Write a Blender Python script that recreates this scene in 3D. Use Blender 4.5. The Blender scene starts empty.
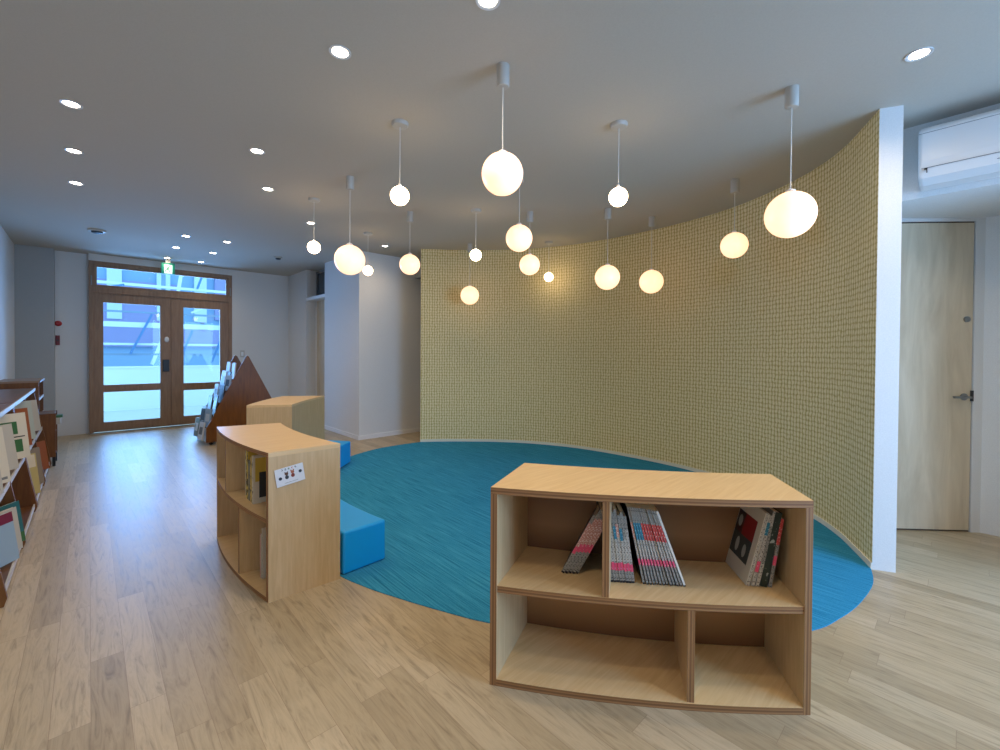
import bpy, bmesh, math, random
from mathutils import Vector, Matrix
random.seed(7)
S = bpy.context.scene
COL = S.collection

# ------------------------------------------------------------------ camera, world, lights, exposure
YAW, PITCH, ROLL = math.radians(43.25), math.radians(.7), math.radians(.35)
fw = Vector((math.sin(YAW)*math.cos(PITCH), math.cos(YAW)*math.cos(PITCH), -math.sin(PITCH)))
r0 = Vector((math.cos(YAW), -math.sin(YAW), 0)); u0 = r0.cross(fw)
rt = math.cos(ROLL)*r0 + math.sin(ROLL)*u0; up = rt.cross(fw)
cd = bpy.data.cameras.new('camera'); cam = bpy.data.objects.new('camera', cd); COL.objects.link(cam)
m3 = Matrix((rt, up, -fw)).transposed()
cam.matrix_world = Matrix.Translation((0, 0, 1.25)) @ m3.to_4x4()
cd.sensor_width = 36; cd.lens = 437/1000*36; cd.shift_y = -.0176; cd.clip_start = .02
S.camera = cam
S.view_settings.view_transform = 'Standard'; S.view_settings.look = 'None'
S.view_settings.exposure = 0.0; S.view_settings.gamma = 1; S.view_settings.use_curve_mapping = False

W = bpy.data.worlds.new('sky'); S.world = W; W.use_nodes = True
bg = W.node_tree.nodes['Background']; bg.inputs[0].default_value = (.40, .74, 1, 1); bg.inputs[1].default_value = 2.3

def area(name, loc, rot, sx, sy, power, color):
    l = bpy.data.lights.new(name, 'AREA'); l.shape = 'RECTANGLE'; l.size = sx; l.size_y = sy; l.energy = power; l.color = color
    o = bpy.data.objects.new(name, l); COL.objects.link(o); o.location = loc; o.rotation_euler = rot; return o
# daylight just outside the big window behind the camera, pointing into the room (+Y)
area('window_daylight', (2.6, -2.64, 1.35), (math.radians(82), 0, 0), 1.9, 2.0, 135, (.27, .52, 1))
# daylight outside the glazed entrance, pointing into the hall (-Y)
area('entrance_daylight', (.9, 9.3, 1.45), (math.radians(-90), 0, 0), 1.7, 2.1, 145, (.19, .47, 1))
DOWN_W = 31; HALL_W = 8; LEFT_W = 13          # downlight spot power
BIG_L, SMALL_L = 1.5, 14.0   # globe radiance

# ------------------------------------------------------------------ materials
def lin(c):
    return tuple(((v/255)/12.92 if v/255 <= .04045 else ((v/255+.055)/1.055)**2.4) for v in c) + (1,)
MATS = {}
def mat(name, rgb=(200, 200, 200), rough=.5, metal=0, emit=None, es=0, spec=.5):
    if name in MATS: return MATS[name]
    m = bpy.data.materials.new(name); m.use_nodes = True; MATS[name] = m
    b = m.node_tree.nodes['Principled BSDF']
    b.inputs['Base Color'].default_value = lin(rgb); b.inputs['Roughness'].default_value = rough
    b.inputs['Metallic'].default_value = metal; b.inputs['Specular IOR Level'].default_value = spec
    if emit: b.inputs['Emission Color'].default_value = tuple(emit)+(1,); b.inputs['Emission Strength'].default_value = es
    return m
def N(m, t, **k):
    n = m.node_tree.nodes.new(t)
    for a, v in k.items(): setattr(n, a, v)
    return n
def L(m, a, b): m.node_tree.links.new(a, b)
def ramp(m, fac, stops):
    r = N(m, 'ShaderNodeValToRGB'); e = r.color_ramp.elements
    while len(e) < len(stops): e.new(.5)
    for i, (p, c) in enumerate(stops): e[i].position = p; e[i].color = c
    L(m, fac, r.inputs[0]); return r
def bsdf(m): return m.node_tree.nodes['Principled BSDF']
def bump(m, h, strength, dist=.01):
    b = N(m, 'ShaderNodeBump'); b.inputs['Strength'].default_value = strength; b.inputs['Distance'].default_value = dist
    L(m, h, b.inputs['Height']); L(m, b.outputs[0], bsdf(m).inputs['Normal'])
def noise(m, vec, scale, detail=3, rough=.55, dist=0):
    n = N(m, 'ShaderNodeTexNoise'); n.inputs['Scale'].default_value = scale; n.inputs['Detail'].default_value = detail
    n.inputs['Roughness'].default_value = rough; n.inputs['Distortion'].default_value = dist
    L(m, vec, n.inputs['Vector']); return n
def mapping(m, scale, rot=(0, 0, 0), src='Object'):
    tc = N(m, 'ShaderNodeTexCoord'); mp = N(m, 'ShaderNodeMapping')
    mp.inputs['Scale'].default_value = scale; mp.inputs['Rotation'].default_value = rot
    L(m, tc.outputs[src], mp.inputs[0]); return mp.outputs[0]
def wood(name, a, b, rough=.42, scale=(1.5, 22, 22), n=3.0, spec=.5):
    m = mat(name, a, rough, spec=spec)
    v = mapping(m, scale)
    nz = noise(m, v, n, 5, .6, .6)
    r = ramp(m, nz.outputs[0], [(.3, lin(a)), (.7, lin(b))]); L(m, r.outputs[0], bsdf(m).inputs['Base Color'])
    bump(m, nz.outputs[0], .05, .004)
    return m

def plaster(name, rgb, k=.04):
    m = mat(name, rgb, .85, spec=.2)
    v = mapping(m, (1, 1, 1)); nz = noise(m, v, 160, 4, .6)
    lo = tuple(int(c*(1-k)) for c in rgb)
    r = ramp(m, nz.outputs[0], [(.3, lin(lo)), (.7, lin(rgb))]); L(m, r.outputs[0], bsdf(m).inputs['Base Color'])
    bump(m, nz.outputs[0], .18, .003); return m
M_WALL = plaster('white_wallpaper', (226, 225, 222))
M_CEIL = plaster('ceiling_paper', (196, 189, 176), .03)
M_COLM = plaster('grey_column_paper', (176, 177, 174))
M_TRIM = mat('white_trim', (232, 231, 228), .5)

def floor_mat():
    m = mat('oak_plank_floor', (190, 165, 135), .36)
    tc = N(m, 'ShaderNodeTexCoord')
    mp = N(m, 'ShaderNodeMapping'); mp.inputs['Rotation'].default_value = (0, 0, math.radians(90))
    L(m, tc.outputs['Object'], mp.inputs[0])
    br = N(m, 'ShaderNodeTexBrick'); br.offset = 0; br.offset_frequency = 2
    for k, v in (('Scale', 1), ('Mortar Size', .0007), ('Mortar Smooth', .1), ('Brick Width', .92), ('Row Height', .1)): br.inputs[k].default_value = v
    br.inputs['Color1'].default_value = (0, 0, 0, 1); br.inputs['Color2'].default_value = (1, 1, 1, 1); br.inputs['Mortar'].default_value = (.35, .35, .35, 1)
    sp = N(m, 'ShaderNodeSeparateXYZ'); L(m, mp.outputs[0], sp.inputs[0])
    rw = N(m, 'ShaderNodeMath', operation='DIVIDE'); rw.inputs[1].default_value = .1; L(m, sp.outputs[1], rw.inputs[0])
    fl = N(m, 'ShaderNodeMath', operation='FLOOR'); L(m, rw.outputs[0], fl.inputs[0])
    wn = N(m, 'ShaderNodeTexWhiteNoise', noise_dimensions='1D'); L(m, fl.outputs[0], wn.inputs['W'])
    sh = N(m, 'ShaderNodeMath', operation='MULTIPLY_ADD'); sh.inputs[1].default_value = .92; L(m, wn.outputs['Value'], sh.inputs[0]); L(m, sp.outputs[0], sh.inputs[2])
    cb = N(m, 'ShaderNodeCombineXYZ'); L(m, sh.outputs[0], cb.inputs[0]); L(m, sp.outputs[1], cb.inputs[1])
    L(m, cb.outputs[0], br.inputs['Vector'])
    base = ramp(m, br.outputs['Color'], [(0, lin((168, 150, 120))), (.5, lin((179, 161, 130))), (1, lin((194, 176, 146)))])
    # grain runs along the plank; shifted per plank
    add = N(m, 'ShaderNodeVectorMath', operation='MULTIPLY_ADD')
    add.inputs[1].default_value = (7, 7, 7); L(m, br.outputs['Color'], add.inputs[0]); L(m, mp.outputs[0], add.inputs[2])
    sc = N(m, 'ShaderNodeMapping'); sc.inputs['Scale'].default_value = (1.3, 13, 1); L(m, add.outputs[0], sc.inputs[0])
    g = noise(m, sc.outputs[0], 2.2, 6, .62, 2.2)
    gr = ramp(m, g.outputs[0], [(.30, (.62, .60, .57, 1)), (.44, (.90, .89, .87, 1)), (.58, (1.05, 1.05, 1.04, 1)), (.72, (.84, .82, .79, 1))])
    mx = N(m, 'ShaderNodeMix', data_type='RGBA', blend_type='MULTIPLY'); mx.inputs[0].default_value = 1
    L(m, base.outputs[0], mx.inputs[6]); L(m, gr.outputs[0], mx.inputs[7])
    mo = N(m, 'ShaderNodeMix', data_type='RGBA'); mo.inputs[7].default_value = lin((146, 124, 98))
    L(m, br.outputs['Fac'], mo.inputs[0]); L(m, mx.outputs[2], mo.inputs[6])
    L(m, mo.outputs[2], bsdf(m).inputs['Base Color'])
    rr = N(m, 'ShaderNodeMapRange'); rr.inputs[3].default_value = .3; rr.inputs[4].default_value = .46
    L(m, g.outputs[0], rr.inputs[0]); L(m, rr.outputs[0], bsdf(m).inputs['Roughness'])
    bump(m, g.outputs[0], .12, .003)
    return m
M_FLOOR = floor_mat()

def carpet_mat():
    m = mat('blue_carpet', (38, 110, 150), .95, spec=.1)
    v = mapping(m, (120, 2.6, 1)); a = noise(m, v, 1, 4, .7)
    v2 = mapping(m, (260, 120, 1)); b = noise(m, v2, 1, 2, .6)
    mx = N(m, 'ShaderNodeMath', operation='MULTIPLY_ADD'); mx.inputs[1].default_value = .3
    L(m, b.outputs[0], mx.inputs[0]); L(m, a.outputs[0], mx.inputs[2])
    r = ramp(m, mx.outputs[0], [(.48, lin((32, 112, 150))), (.64, lin((48, 140, 182))), (.84, lin((74, 164, 202)))])
    L(m, r.outputs[0], bsdf(m).inputs['Base Color']); bump(m, mx.outputs[0], .5, .006)
    return m
M_CARPET = carpet_mat()

def weave_mat():
    # cream dabs in a hand-set grid on an ochre-green ground; UV in metres
    m = mat('dabbed_wallpaper', (190, 175, 130), .8, spec=.15)
    uv = N(m, 'ShaderNodeUVMap'); uv.uv_map = 'UVMap'
    nz = noise(m, uv.outputs[0], 19, 2, .5)
    off = N(m, 'ShaderNodeVectorMath', operation='MULTIPLY_ADD'); off.inputs[1].default_value = (.030, .030, 0)
    L(m, nz.outputs['Color'], off.inputs[0]); L(m, uv.outputs[0], off.inputs[2])
    mp = N(m, 'ShaderNodeMapping'); mp.inputs['Scale'].default_value = (1/.0345, 1/.0375, 1); L(m, off.outputs[0], mp.inputs[0])
    fr = N(m, 'ShaderNodeVectorMath', operation='FRACTION'); L(m, mp.outputs[0], fr.inputs[0])
    sb = N(m, 'ShaderNodeVectorMath', operation='SUBTRACT'); sb.inputs[1].default_value = (.5, .5, 0); L(m, fr.outputs[0], sb.inputs[0])
    ab = N(m, 'ShaderNodeVectorMath', operation='ABSOLUTE'); L(m, sb.outputs[0], ab.inputs[0])
    sx = N(m, 'ShaderNodeSeparateXYZ'); L(m, ab.outputs[0], sx.inputs[0])
    px = N(m, 'ShaderNodeMath', operation='POWER'); px.inputs[1].default_value = 2.6; L(m, sx.outputs[0], px.inputs[0])
    py = N(m, 'ShaderNodeMath', operation='POWER'); py.inputs[1].default_value = 2.6
    ysc = N(m, 'ShaderNodeMath', operation='MULTIPLY'); ysc.inputs[1].default_value = .80; L(m, sx.outputs[1], ysc.inputs[0]); L(m, ysc.outputs[0], py.inputs[0])
    sm = N(m, 'ShaderNodeMath', operation='ADD'); L(m, px.outputs[0], sm.inputs[0]); L(m, py.outputs[0], sm.inputs[1])
    dab = ramp(m, sm.outputs[0], [(.02, (1, 1, 1, 1)), (.15, (0, 0, 0, 1))])
    big = noise(m, uv.outputs[0], 60, 3, .6)
    cream = ramp(m, big.outputs[0], [(.35, lin((238, 222, 172))), (.65, lin((250, 238, 194)))])
    ground = ramp(m, big.outputs[0], [(.35, lin((184, 162, 92))), (.65, lin((204, 182, 110)))])
    mx = N(m, 'ShaderNodeMix', data_type='RGBA'); L(m, dab.outputs[0], mx.inputs[0]); L(m, ground.outputs[0], mx.inputs[6]); L(m, cream.outputs[0], mx.inputs[7])
    L(m, mx.outputs[2], bsdf(m).inputs['Base Color']); return m
M_WEAVE = weave_mat()

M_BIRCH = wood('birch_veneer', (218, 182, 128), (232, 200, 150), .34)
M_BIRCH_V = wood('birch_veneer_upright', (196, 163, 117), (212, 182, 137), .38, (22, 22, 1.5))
M_DOORW = wood('pale_maple_door', (196, 178, 148), (222, 206, 178), .4, (5, 5, .7), 2.2)
M_FRAMEW = wood('brown_oak_frame', (134, 104, 80), (156, 124, 96), .5, (10, 10, 1.2))
M_DARKW = wood('dark_stained_wood', (102, 60, 20), (128, 80, 30), .42, (12, 12, 1.4))
M_DARKH = wood('dark_stained_board', (88, 56, 30), (112, 76, 46), .35, (12, 1.4, 12))
def ply():
    m = mat('plywood_edge', (190, 150, 105), .5)
    uv = N(m, 'ShaderNodeUVMap'); uv.uv_map = 'UVMap'; sp = N(m, 'ShaderNodeSeparateXYZ'); L(m, uv.outputs[0], sp.inputs[0])
    r = ramp(m, sp.outputs[1], [(0, lin((118, 78, 44))), (.18, lin((170, 126, 80))), (.34, lin((134, 92, 54))), (.5, lin((116, 76, 42))), (.66, lin((166, 120, 76))), (.82, lin((128, 88, 50))), (1, lin((160, 116, 72)))])
    L(m, r.outputs[0], bsdf(m).inputs['Base Color']); return m
M_PLY = ply()
M_VINYL = mat('blue_vinyl', (12, 166, 248), .38)
M_PLAST = mat('white_plastic', (225, 226, 226), .35)
M_PLAST2 = mat('light_grey_plastic', (188, 184, 174), .4)
M_DGREY = mat('dark_grey', (52, 54, 56), .5)
M_BLACK = mat('black_plastic', (18, 19, 21), .4)
M_STEEL = mat('brushed_steel', (150, 150, 148), .3, 1)
M_CORD = mat('white_cord', (222, 220, 212), .5)
M_GLOBE = mat('lit_opal_globe', (250, 240, 225), .25, emit=(1, .55, .30), es=BIG_L)
M_BULB = mat('lit_small_globe', (250, 245, 235), .25, emit=(1, .72, .42), es=SMALL_L)
M_LED = mat('downlight_lens', (250, 245, 235), .3, emit=(1, .88, .70), es=22)
M_REFL = mat('downlight_reflector', (235, 235, 230), .25, .3)
M_RED = mat('fire_red', (170, 24, 28), .35)
M_CARD = mat('card_white', (222, 224, 228), .6)
def glass():
    m = bpy.data.materials.new('clear_glass'); m.use_nodes = True; nt = m.node_tree; nt.nodes.clear()
    o = nt.nodes.new('ShaderNodeOutputMaterial'); t = nt.nodes.new('ShaderNodeBsdfTransparent'); g = nt.nodes.new('ShaderNodeBsdfGlossy')
    g.inputs['Roughness'].default_value = .02; t.inputs[0].default_value = (.94, .97, 1, 1)
    f = nt.nodes.new('ShaderNodeFresnel'); f.inputs[0].default_value = 1.3; x = nt.nodes.new('ShaderNodeMixShader')
    nt.links.new(f.outputs[0], x.inputs[0]); nt.links.new(t.outputs[0], x.inputs[1]); nt.links.new(g.outputs[0], x.inputs[2]); nt.links.new(x.outputs[0], o.inputs[0]); return m
M_GLASS = glass()

# ------------------------------------------------------------------ mesh helpers
class MB:
    def __init__(s): s.v = []; s.f = []; s.m = []; s.uv = []
    def add(s, vs, fs, mi=0, uvs=None):
        o = len(s.v); s.v += [tuple(v) for v in vs]
        for i, f in enumerate(fs):
            s.f.append([a+o for a in f]); s.m.append(mi if not isinstance(mi, (list, tuple)) else mi[i]); s.uv.append(uvs[i] if uvs else None)
    def box(s, a, b, mi=0):
        x0, y0, z0 = a; x1, y1, z1 = b
        s.add([(x0, y0, z0), (x1, y0, z0), (x1, y1, z0), (x0, y1, z0), (x0, y0, z1), (x1, y0, z1), (x1, y1, z1), (x0, y1, z1)],
              [(0, 3, 2, 1), (4, 5, 6, 7), (0, 1, 5, 4), (1, 2, 6, 5), (2, 3, 7, 6), (3, 0, 4, 7)], mi)
    def prism(s, pts, z0, z1, mi=0, axis='z'):
        """polygon (a,b) extruded; axis z: (a,b)=(x,y); y: (a,b)=(x,z); x: (a,b)=(y,z)"""
        def P(a, b, t): return {'z': (a, b, t), 'y': (a, t, b), 'x': (t, a, b)}[axis]
        n = len(pts); vs = [P(a, b, z0) for a, b in pts]+[P(a, b, z1) for a, b in pts]
        s.add(vs, [list(range(n))[::-1], list(range(n, 2*n))]+[(i, (i+1) % n, (i+1) % n+n, i+n) for i in range(n)], mi)
    def obar(s, p, q, w, h, mi=0):
        """bar between two points, w by h"""
        p = Vector(p); q = Vector(q); d = (q-p).normalized(); a = d.cross(Vector((0, 0, 1)));
        if a.length < 1e-3: a = Vector((1, 0, 0))
        a.normalize(); b = a.cross(d); vs = []
        for c in (p, q):
            for i, j in ((-1, -1), (1, -1), (1, 1), (-1, 1)): vs.append(c+a*i*w/2+b*j*h/2)
        s.add(vs, [(0, 1, 2, 3), (7, 6, 5, 4), (0, 4, 5, 1), (1, 5, 6, 2), (2, 6, 7, 3), (3, 7, 4, 0)], mi)
    def lathe(s, prof, c=(0, 0, 0), n=24, mi=0, axis='z', close=True):
        vs = []; fs = []
        def P(r, t, z):
            x, y = r*math.cos(t), r*math.sin(t)
            v = {'z': (x, y, z), 'y': (x, z, y), 'x': (z, x, y)}[axis]
            return (v[0]+c[0], v[1]+c[1], v[2]+c[2])
        for r, z in prof:
            for i in range(n): vs.append(P(max(r, 1e-5), 2*math.pi*i/n, z))
        for k in range(len(prof)-1):
            for i in range(n):
                j = (i+1) % n; fs.append((k*n+i, k*n+j, (k+1)*n+j, (k+1)*n+i))
        if close: fs += [list(range(n))[::-1], [(len(prof)-1)*n+i for i in range(n)]]
        s.add(vs, fs, mi)
    def sphere(s, c, r, n=32, k=20, mi=0, sc=(1, 1, 1)):
        o = len(s.v)
        s.lathe([(r*math.sin(math.pi*i/k), -r*math.cos(math.pi*i/k)) for i in range(k+1)], (0, 0, 0), n, mi, close=False)
        for i in range(o, len(s.v)):
            v = s.v[i]; s.v[i] = (v[0]*sc[0]+c[0], v[1]*sc[1]+c[1], v[2]*sc[2]+c[2])
    def build(s, name, mats, parent=None, smooth=False, bevel=0, bseg=2, loc=None, fix=True):
        me = bpy.data.meshes.new(name); me.from_pydata(s.v, [], s.f)
        if not isinstance(mats, (list, tuple)): mats = [mats]
        for m in mats: me.materials.append(m)
        me.polygons.foreach_set('material_index', s.m)
        if any(u for u in s.uv):
            ul = me.uv_layers.new(name='UVMap')
            for p, u in zip(me.polygons, s.uv):
                if u:
                    for li, c in zip(p.loop_indices, u): ul.data[li].uv = c
        if fix:
            bm = bmesh.new(); bm.from_mesh(me); bmesh.ops.remove_doubles(bm, verts=bm.verts, dist=1e-6)
            bmesh.ops.recalc_face_normals(bm, faces=bm.faces); bm.to_mesh(me); bm.free()
        if smooth:
            me.polygons.foreach_set('use_smooth', [True]*len(me.polygons)); me.set_sharp_from_angle(angle=math.radians(40))
        me.update()
        o = bpy.data.objects.new(name, me); COL.objects.link(o)
        if parent: o.parent = parent
        if loc: o.location = loc
        if bevel:
            b = o.modifiers.new('bevel', 'BEVEL'); b.width = bevel; b.segments = bseg; b.limit_method = 'ANGLE'; b.angle_limit = math.radians(35)
        return o
def tag(o, label=None, cat=None, group=None, kind=None):
    if label: o['label'] = label
    if cat: o['category'] = cat
    if group: o['group'] = group
    if kind: o['kind'] = kind
    return o
def thing(name, label, cat, loc=(0, 0, 0), rz=0, group=None):
    o = bpy.data.objects.new(name, None); COL.objects.link(o); o.location = loc; o.rotation_euler = (0, 0, rz); o.empty_display_size = .1
    return tag(o, label, cat, group)
def structure(name, mb, mats, parent=None, **k):
    o = mb.build(name, mats, parent, **k)
    if not parent: o['kind'] = 'structure'
    return o
def copy_tree(o, parent=None):
    c = o.copy(); COL.objects.link(c)
    if parent: c.parent = parent
    for ch in list(o.children): copy_tree(ch, c)
    return c
def catmull(P, n=8):
    out = []
    for i in range(len(P)-1):
        p0 = P[max(i-1, 0)]; p1 = P[i]; p2 = P[i+1]; p3 = P[min(i+2, len(P)-1)]
        for k in range(n):
            t = k/n
            out.append(tuple(.5*((2*p1[j])+(-p0[j]+p2[j])*t+(2*p0[j]-5*p1[j]+4*p2[j]-p3[j])*t*t+(-p0[j]+3*p1[j]-3*p2[j]+p3[j])*t**3) for j in (0, 1)))
    out.append(tuple(P[-1])); return out

CH = 2.66
# ------------------------------------------------------------------ room shell
b = MB(); b.box((-.95, -2.7, -.12), (5.2, 9.0, 0)); structure('floor', b, M_FLOOR)
b = MB(); b.box((-.95, -2.7, CH), (5.2, 9.0, CH+.12)); structure('ceiling', b, M_CEIL)
b = MB(); b.box((-.9, -2.6, 0), (-.727, 8.9, CH)); structure('wall_left', b, M_WALL)
b = MB(); b.box((-.727, 8.76, 0), (-.352, 8.9, CH)); structure('wall_left_pier', b, M_COLM)
FU0, FU1, FZ = 0.0, 1.83, 2.56          # entrance opening
b = MB(); b.box((-.9, 8.9, 0), (FU0, 9.0, CH)); b.box((FU1, 8.8, 0), (2.9, 9.0, CH)); b.box((FU0, 8.8, FZ), (FU1, 9.0, CH))
structure('wall_entrance', b, M_WALL)
# right side of the hall, with a recessed doorway
b = MB(); b.box((2.76, 7.87, 0), (3.1, 8.8, CH)); b.box((2.95, 7.05, 0), (3.1, 7.87, CH)); b.box((2.76, 5.82, 0), (3.1, 7.05, CH))
structure('wall_hall_right', b, M_WALL)
b = MB(); b.box((3.1, 5.82, 0), (5.0, 5.95, CH)); structure('wall_back', b, M_WALL)
b = MB(); b.box((5.0, .5, 0), (5.15, 5.95, CH)); structure('wall_right', b, M_WALL)
# alcove walls right of the white wall end, bulkhead over it
b = MB(); b.prism([(3.72, -2.6), (4.9, -2.6), (4.9, -.04), (4.60, -.075), (4.562, -.085), (4.56, -.24), (3.72, -.62)], 0, 2.21); structure('wall_alcove', b, M_WALL)  # unseen block towards the window added to keep daylight off the alcove door
b = MB(); b.prism([(3.72, -2.6), (4.9, -2.6), (4.9, .75), (4.3, .80), (3.95, .60), (3.72, .43)], 2.21, CH); structure('wall_bulkhead', b, M_WALL)
# wall behind the camera with a wide window
WU0, WU1, WZ0, WZ1 = 1.65, 3.6, .25, 2.35
b = MB(); b.box((-.9, -2.6, 0), (WU0, -2.5, CH)); b.box((WU1, -2.6, 0), (4.9, -2.5, CH)); b.box((WU0, -2.6, 0), (WU1, -2.5, WZ0)); b.box((WU0, -2.6, WZ1), (WU1, -2.5, CH))
structure('wall_front', b, M_WALL)
w = bpy.data.objects.new('window_1', None); COL.objects.link(w); w['kind'] = 'structure'; w.location = ((WU0+WU1)/2, -2.52, WZ0)
b = MB(); hw = (WU1-WU0)/2; hh = WZ1-WZ0
for x in (-hw, -.02, hw-.04): b.box((x, -.02, 0), (x+.04, .03, hh))
for z in (0, hh-.04): b.box((-hw, -.02, z), (hw, .03, z+.04))
b.build('window_frame', M_TRIM, w)

# curved feature wall
CW = [(3.312, .352), (3.54, .465), (3.745, .575), (3.97, .74), (4.19, .97), (4.38, 1.25), (4.54, 1.56), (4.64, 1.9), (4.70, 2.3), (4.71, 2.7), (4.685, 3.15), (4.59, 3.6), (4.385, 4.06), (4.13, 4.42), (3.85, 4.71), (3.6, 4.93), (3.325, 5.13)]
cw = catmull(CW, 6); TH = .109
def offs(P, d):
    out = []
    for i, p in enumerate(P):
        a = P[max(i-1, 0)]; c = P[min(i+1, len(P)-1)]; dx, dy = c[0]-a[0], c[1]-a[1]; l = math.hypot(dx, dy)
        out.append((p[0]+dy/l*d, p[1]-dx/l*d))
    return out
co = offs(cw, TH); s = [0]
for i in range(1, len(cw)): s.append(s[-1]+math.dist(cw[i], cw[i-1]))
b = MB(); n = len(cw)
for i in range(n-1):
    p, q = cw[i], cw[i+1]; a, c = co[i], co[i+1]
    b.add([(p[0], p[1], 0), (q[0], q[1], 0), (q[0], q[1], CH), (p[0], p[1], CH)], [(0, 1, 2, 3)], 0, [[(s[i], 0), (s[i+1], 0), (s[i+1], CH), (s[i], CH)]])
    b.add([(a[0], a[1], 0), (a[0], a[1], CH), (c[0], c[1], CH), (c[0], c[1], 0)], [(0, 1, 2, 3)], 1)
for i in (0, n-1):
    p, a = cw[i], co[i]; b.add([(p[0], p[1], 0), (a[0], a[1], 0), (a[0], a[1], CH), (p[0], p[1], CH)], [(0, 1, 2, 3)], 1)
structure('wall_curved', b, [M_WEAVE, M_WALL])
# thin cream skirting following the curve
b = MB(); ci = offs(cw, -.007)
for i in range(n-1):
    p, q, a, c = cw[i], cw[i+1], ci[i], ci[i+1]
    b.add([(p[0], p[1], .0), (q[0], q[1], .0), (c[0], c[1], .0), (a[0], a[1], .0), (p[0], p[1], .038), (q[0], q[1], .038), (c[0], c[1], .038), (a[0], a[1], .038)],
          [(4, 7, 6, 5), (3, 2, 6, 7)]+([(0, 3, 7, 4)] if i == 0 else [])+([(1, 5, 6, 2)] if i == n-2 else []))
structure('baseboard_curved', b, mat('cream_skirting', (232, 228, 212), .5))
for k, (x, y, x1, y1) in {'baseboard_hall_right': (2.748, 5.81, 2.76, 7.05), 'baseboard_back': (2.76, 5.808, 4.9, 5.82), 'baseboard_entrance': (1.83, 8.788, 2.76, 8.8), 'baseboard_left': (-.727, -2.5, -.715, 8.76)}.items():
    b = MB(); b.box((x, y, 0), (x1, y1, .06)); structure(k, b, M_TRIM)
# small dropped beam end beside the curved wall's far end
b = MB(); b.box((3.66, 5.55, 2.38), (4.1, 5.82, CH)); structure('trim_1', b, M_COLM)

# carpet
OUT = [(3.312, .357), (3.10, .325), (2.80, .345), (2.57, .39), (2.38, .452), (2.05, .64), (1.75, .92), (1.52, 1.22), (1.336, 1.49), (1.228, 1.72), (1.139, 1.94), (1.061, 2.16), (1.005, 2.40), (.99, 2.75), (1.02, 3.2), (1.12, 3.65), (1.32, 4.1), (1.6, 4.46), (1.93, 4.76), (2.27, 4.98), (2.66, 5.13), (3.0, 5.155), (3.325, 5.13)]
oc = catmull(OUT, 5)
poly = oc + cw[::-1][1:-1]
b = MB(); b.prism(poly, 0, .004)
tag(b.build('carpet', M_CARPET), 'large round turquoise blue carpet inlaid in front of the curved wall', 'carpet')

# ------------------------------------------------------------------ entrance double door
d = bpy.data.objects.new('door_1', None); COL.objects.link(d); d['kind'] = 'structure'; d.location = (0, 8.8, 0)
b = MB()
b.box((0, 0, 0), (.048, .15, FZ)); b.box((1.782, 0, 0), (1.83, .15, FZ)); b.box((.95, .06, .02), (.99, .07, 2.1)); b.box((.045, 0, 2.502), (1.785, .12, FZ)); b.box((.045, 0, 2.093), (1.785, .12, 2.175))
b.build('door_frame', M_FRAMEW, d, bevel=.003)
def leaf(name, x0, x1, z0, z1, holes, y0=.02, y1=.06):
    b = MB(); xs = [x0, holes[0][0], holes[0][1], x1]
    b.box((x0, y0, z0), (xs[1], y1, z1)); b.box((xs[2], y0, z0), (x1, y1, z1)); z = z0
    for _, _, a, c in holes: b.box((xs[1], y0, z), (xs[2], y1, a)); z = c
    b.box((xs[1], y0, z), (xs[2], y1, z1))
    o = b.build(name, M_FRAMEW, d)
    for _, _, a, c in holes:
        g = MB(); g.box((xs[1], y0+.016, a), (xs[2], y0+.022, c)); g.build('glass_pane', M_GLASS, o)
    return o
l1 = leaf('door_leaf', .047, .968, .02, 2.095, [(.158, .83, .16, .612), (.158, .83, .72, 1.955)])
l2 = leaf('door_leaf', .972, 1.783, .02, 2.095, [(1.137, 1.65, .16, .588), (1.137, 1.65, .705, 1.95)])
leaf('transom_window', .045, 1.785, 2.172, 2.503, [(.09, 1.742, 2.215, 2.475)])
b = MB(); b.box((.862, -.004, .905), (.945, .02, 1.095)); b.build('keypad_lock', M_BLACK, l1, bevel=.006)
b = MB(); b.sphere((.915, .015, 1.42), .03, 16, 10, sc=(1, .4, 1.5)); b.build('alarm_sensor', M_PLAST, l1, smooth=True)
b = MB(); b.box((-.0, -.01, .0), (1.83, .02, .015)); b.build('threshold', M_STEEL, d)
b = MB()
for x in (.03, 1.80): b.lathe([(.008, 2.2), (.008, 2.34)], (x, -.006, 0), 10)
b.build('transom_latch', M_STEEL, d)

# recessed hall door with a small dark window over it
d = bpy.data.objects.new('door_2', None); COL.objects.link(d); d['kind'] = 'structure'; d.location = (2.95, 7.05, 0)
b = MB(); b.box((-.03, .0, 0), (0, .05, 2.12)); b.box((-.03, .77, 0), (0, .82, 2.12)); b.box((-.19, 0, 2.12), (0, .82, 2.17)); b.build('door_frame', M_TRIM, d)
b = MB(); b.box((-.02, .05, .01), (0, .77, 2.12)); b.build('door_panel', M_DOORW, d)
b = MB(); b.box((-.015, .05, 2.2), (0, .77, 2.6)); b.build('transom_pane', mat('dark_pane', (58, 72, 84), .15), d)
b = MB(); b.box((-.03, .02, 2.17), (0, .05, 2.64)); b.box((-.03, .77, 2.17), (0, .8, 2.64)); b.box((-.03, .05, 2.6), (0, .77, 2.64)); b.build('transom_frame', mat('grey_frame', (120, 122, 124), .5), d)

# pale maple door in the alcove : local x runs leftwards along the leaf, local -y... built from its right edge
ang = math.atan2(.725, -.688)
d = bpy.data.objects.new('door_3', None); COL.objects.link(d); d['kind'] = 'structure'; d.location = (4.521, -.038, 0); d.rotation_euler = (0, 0, ang)
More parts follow.
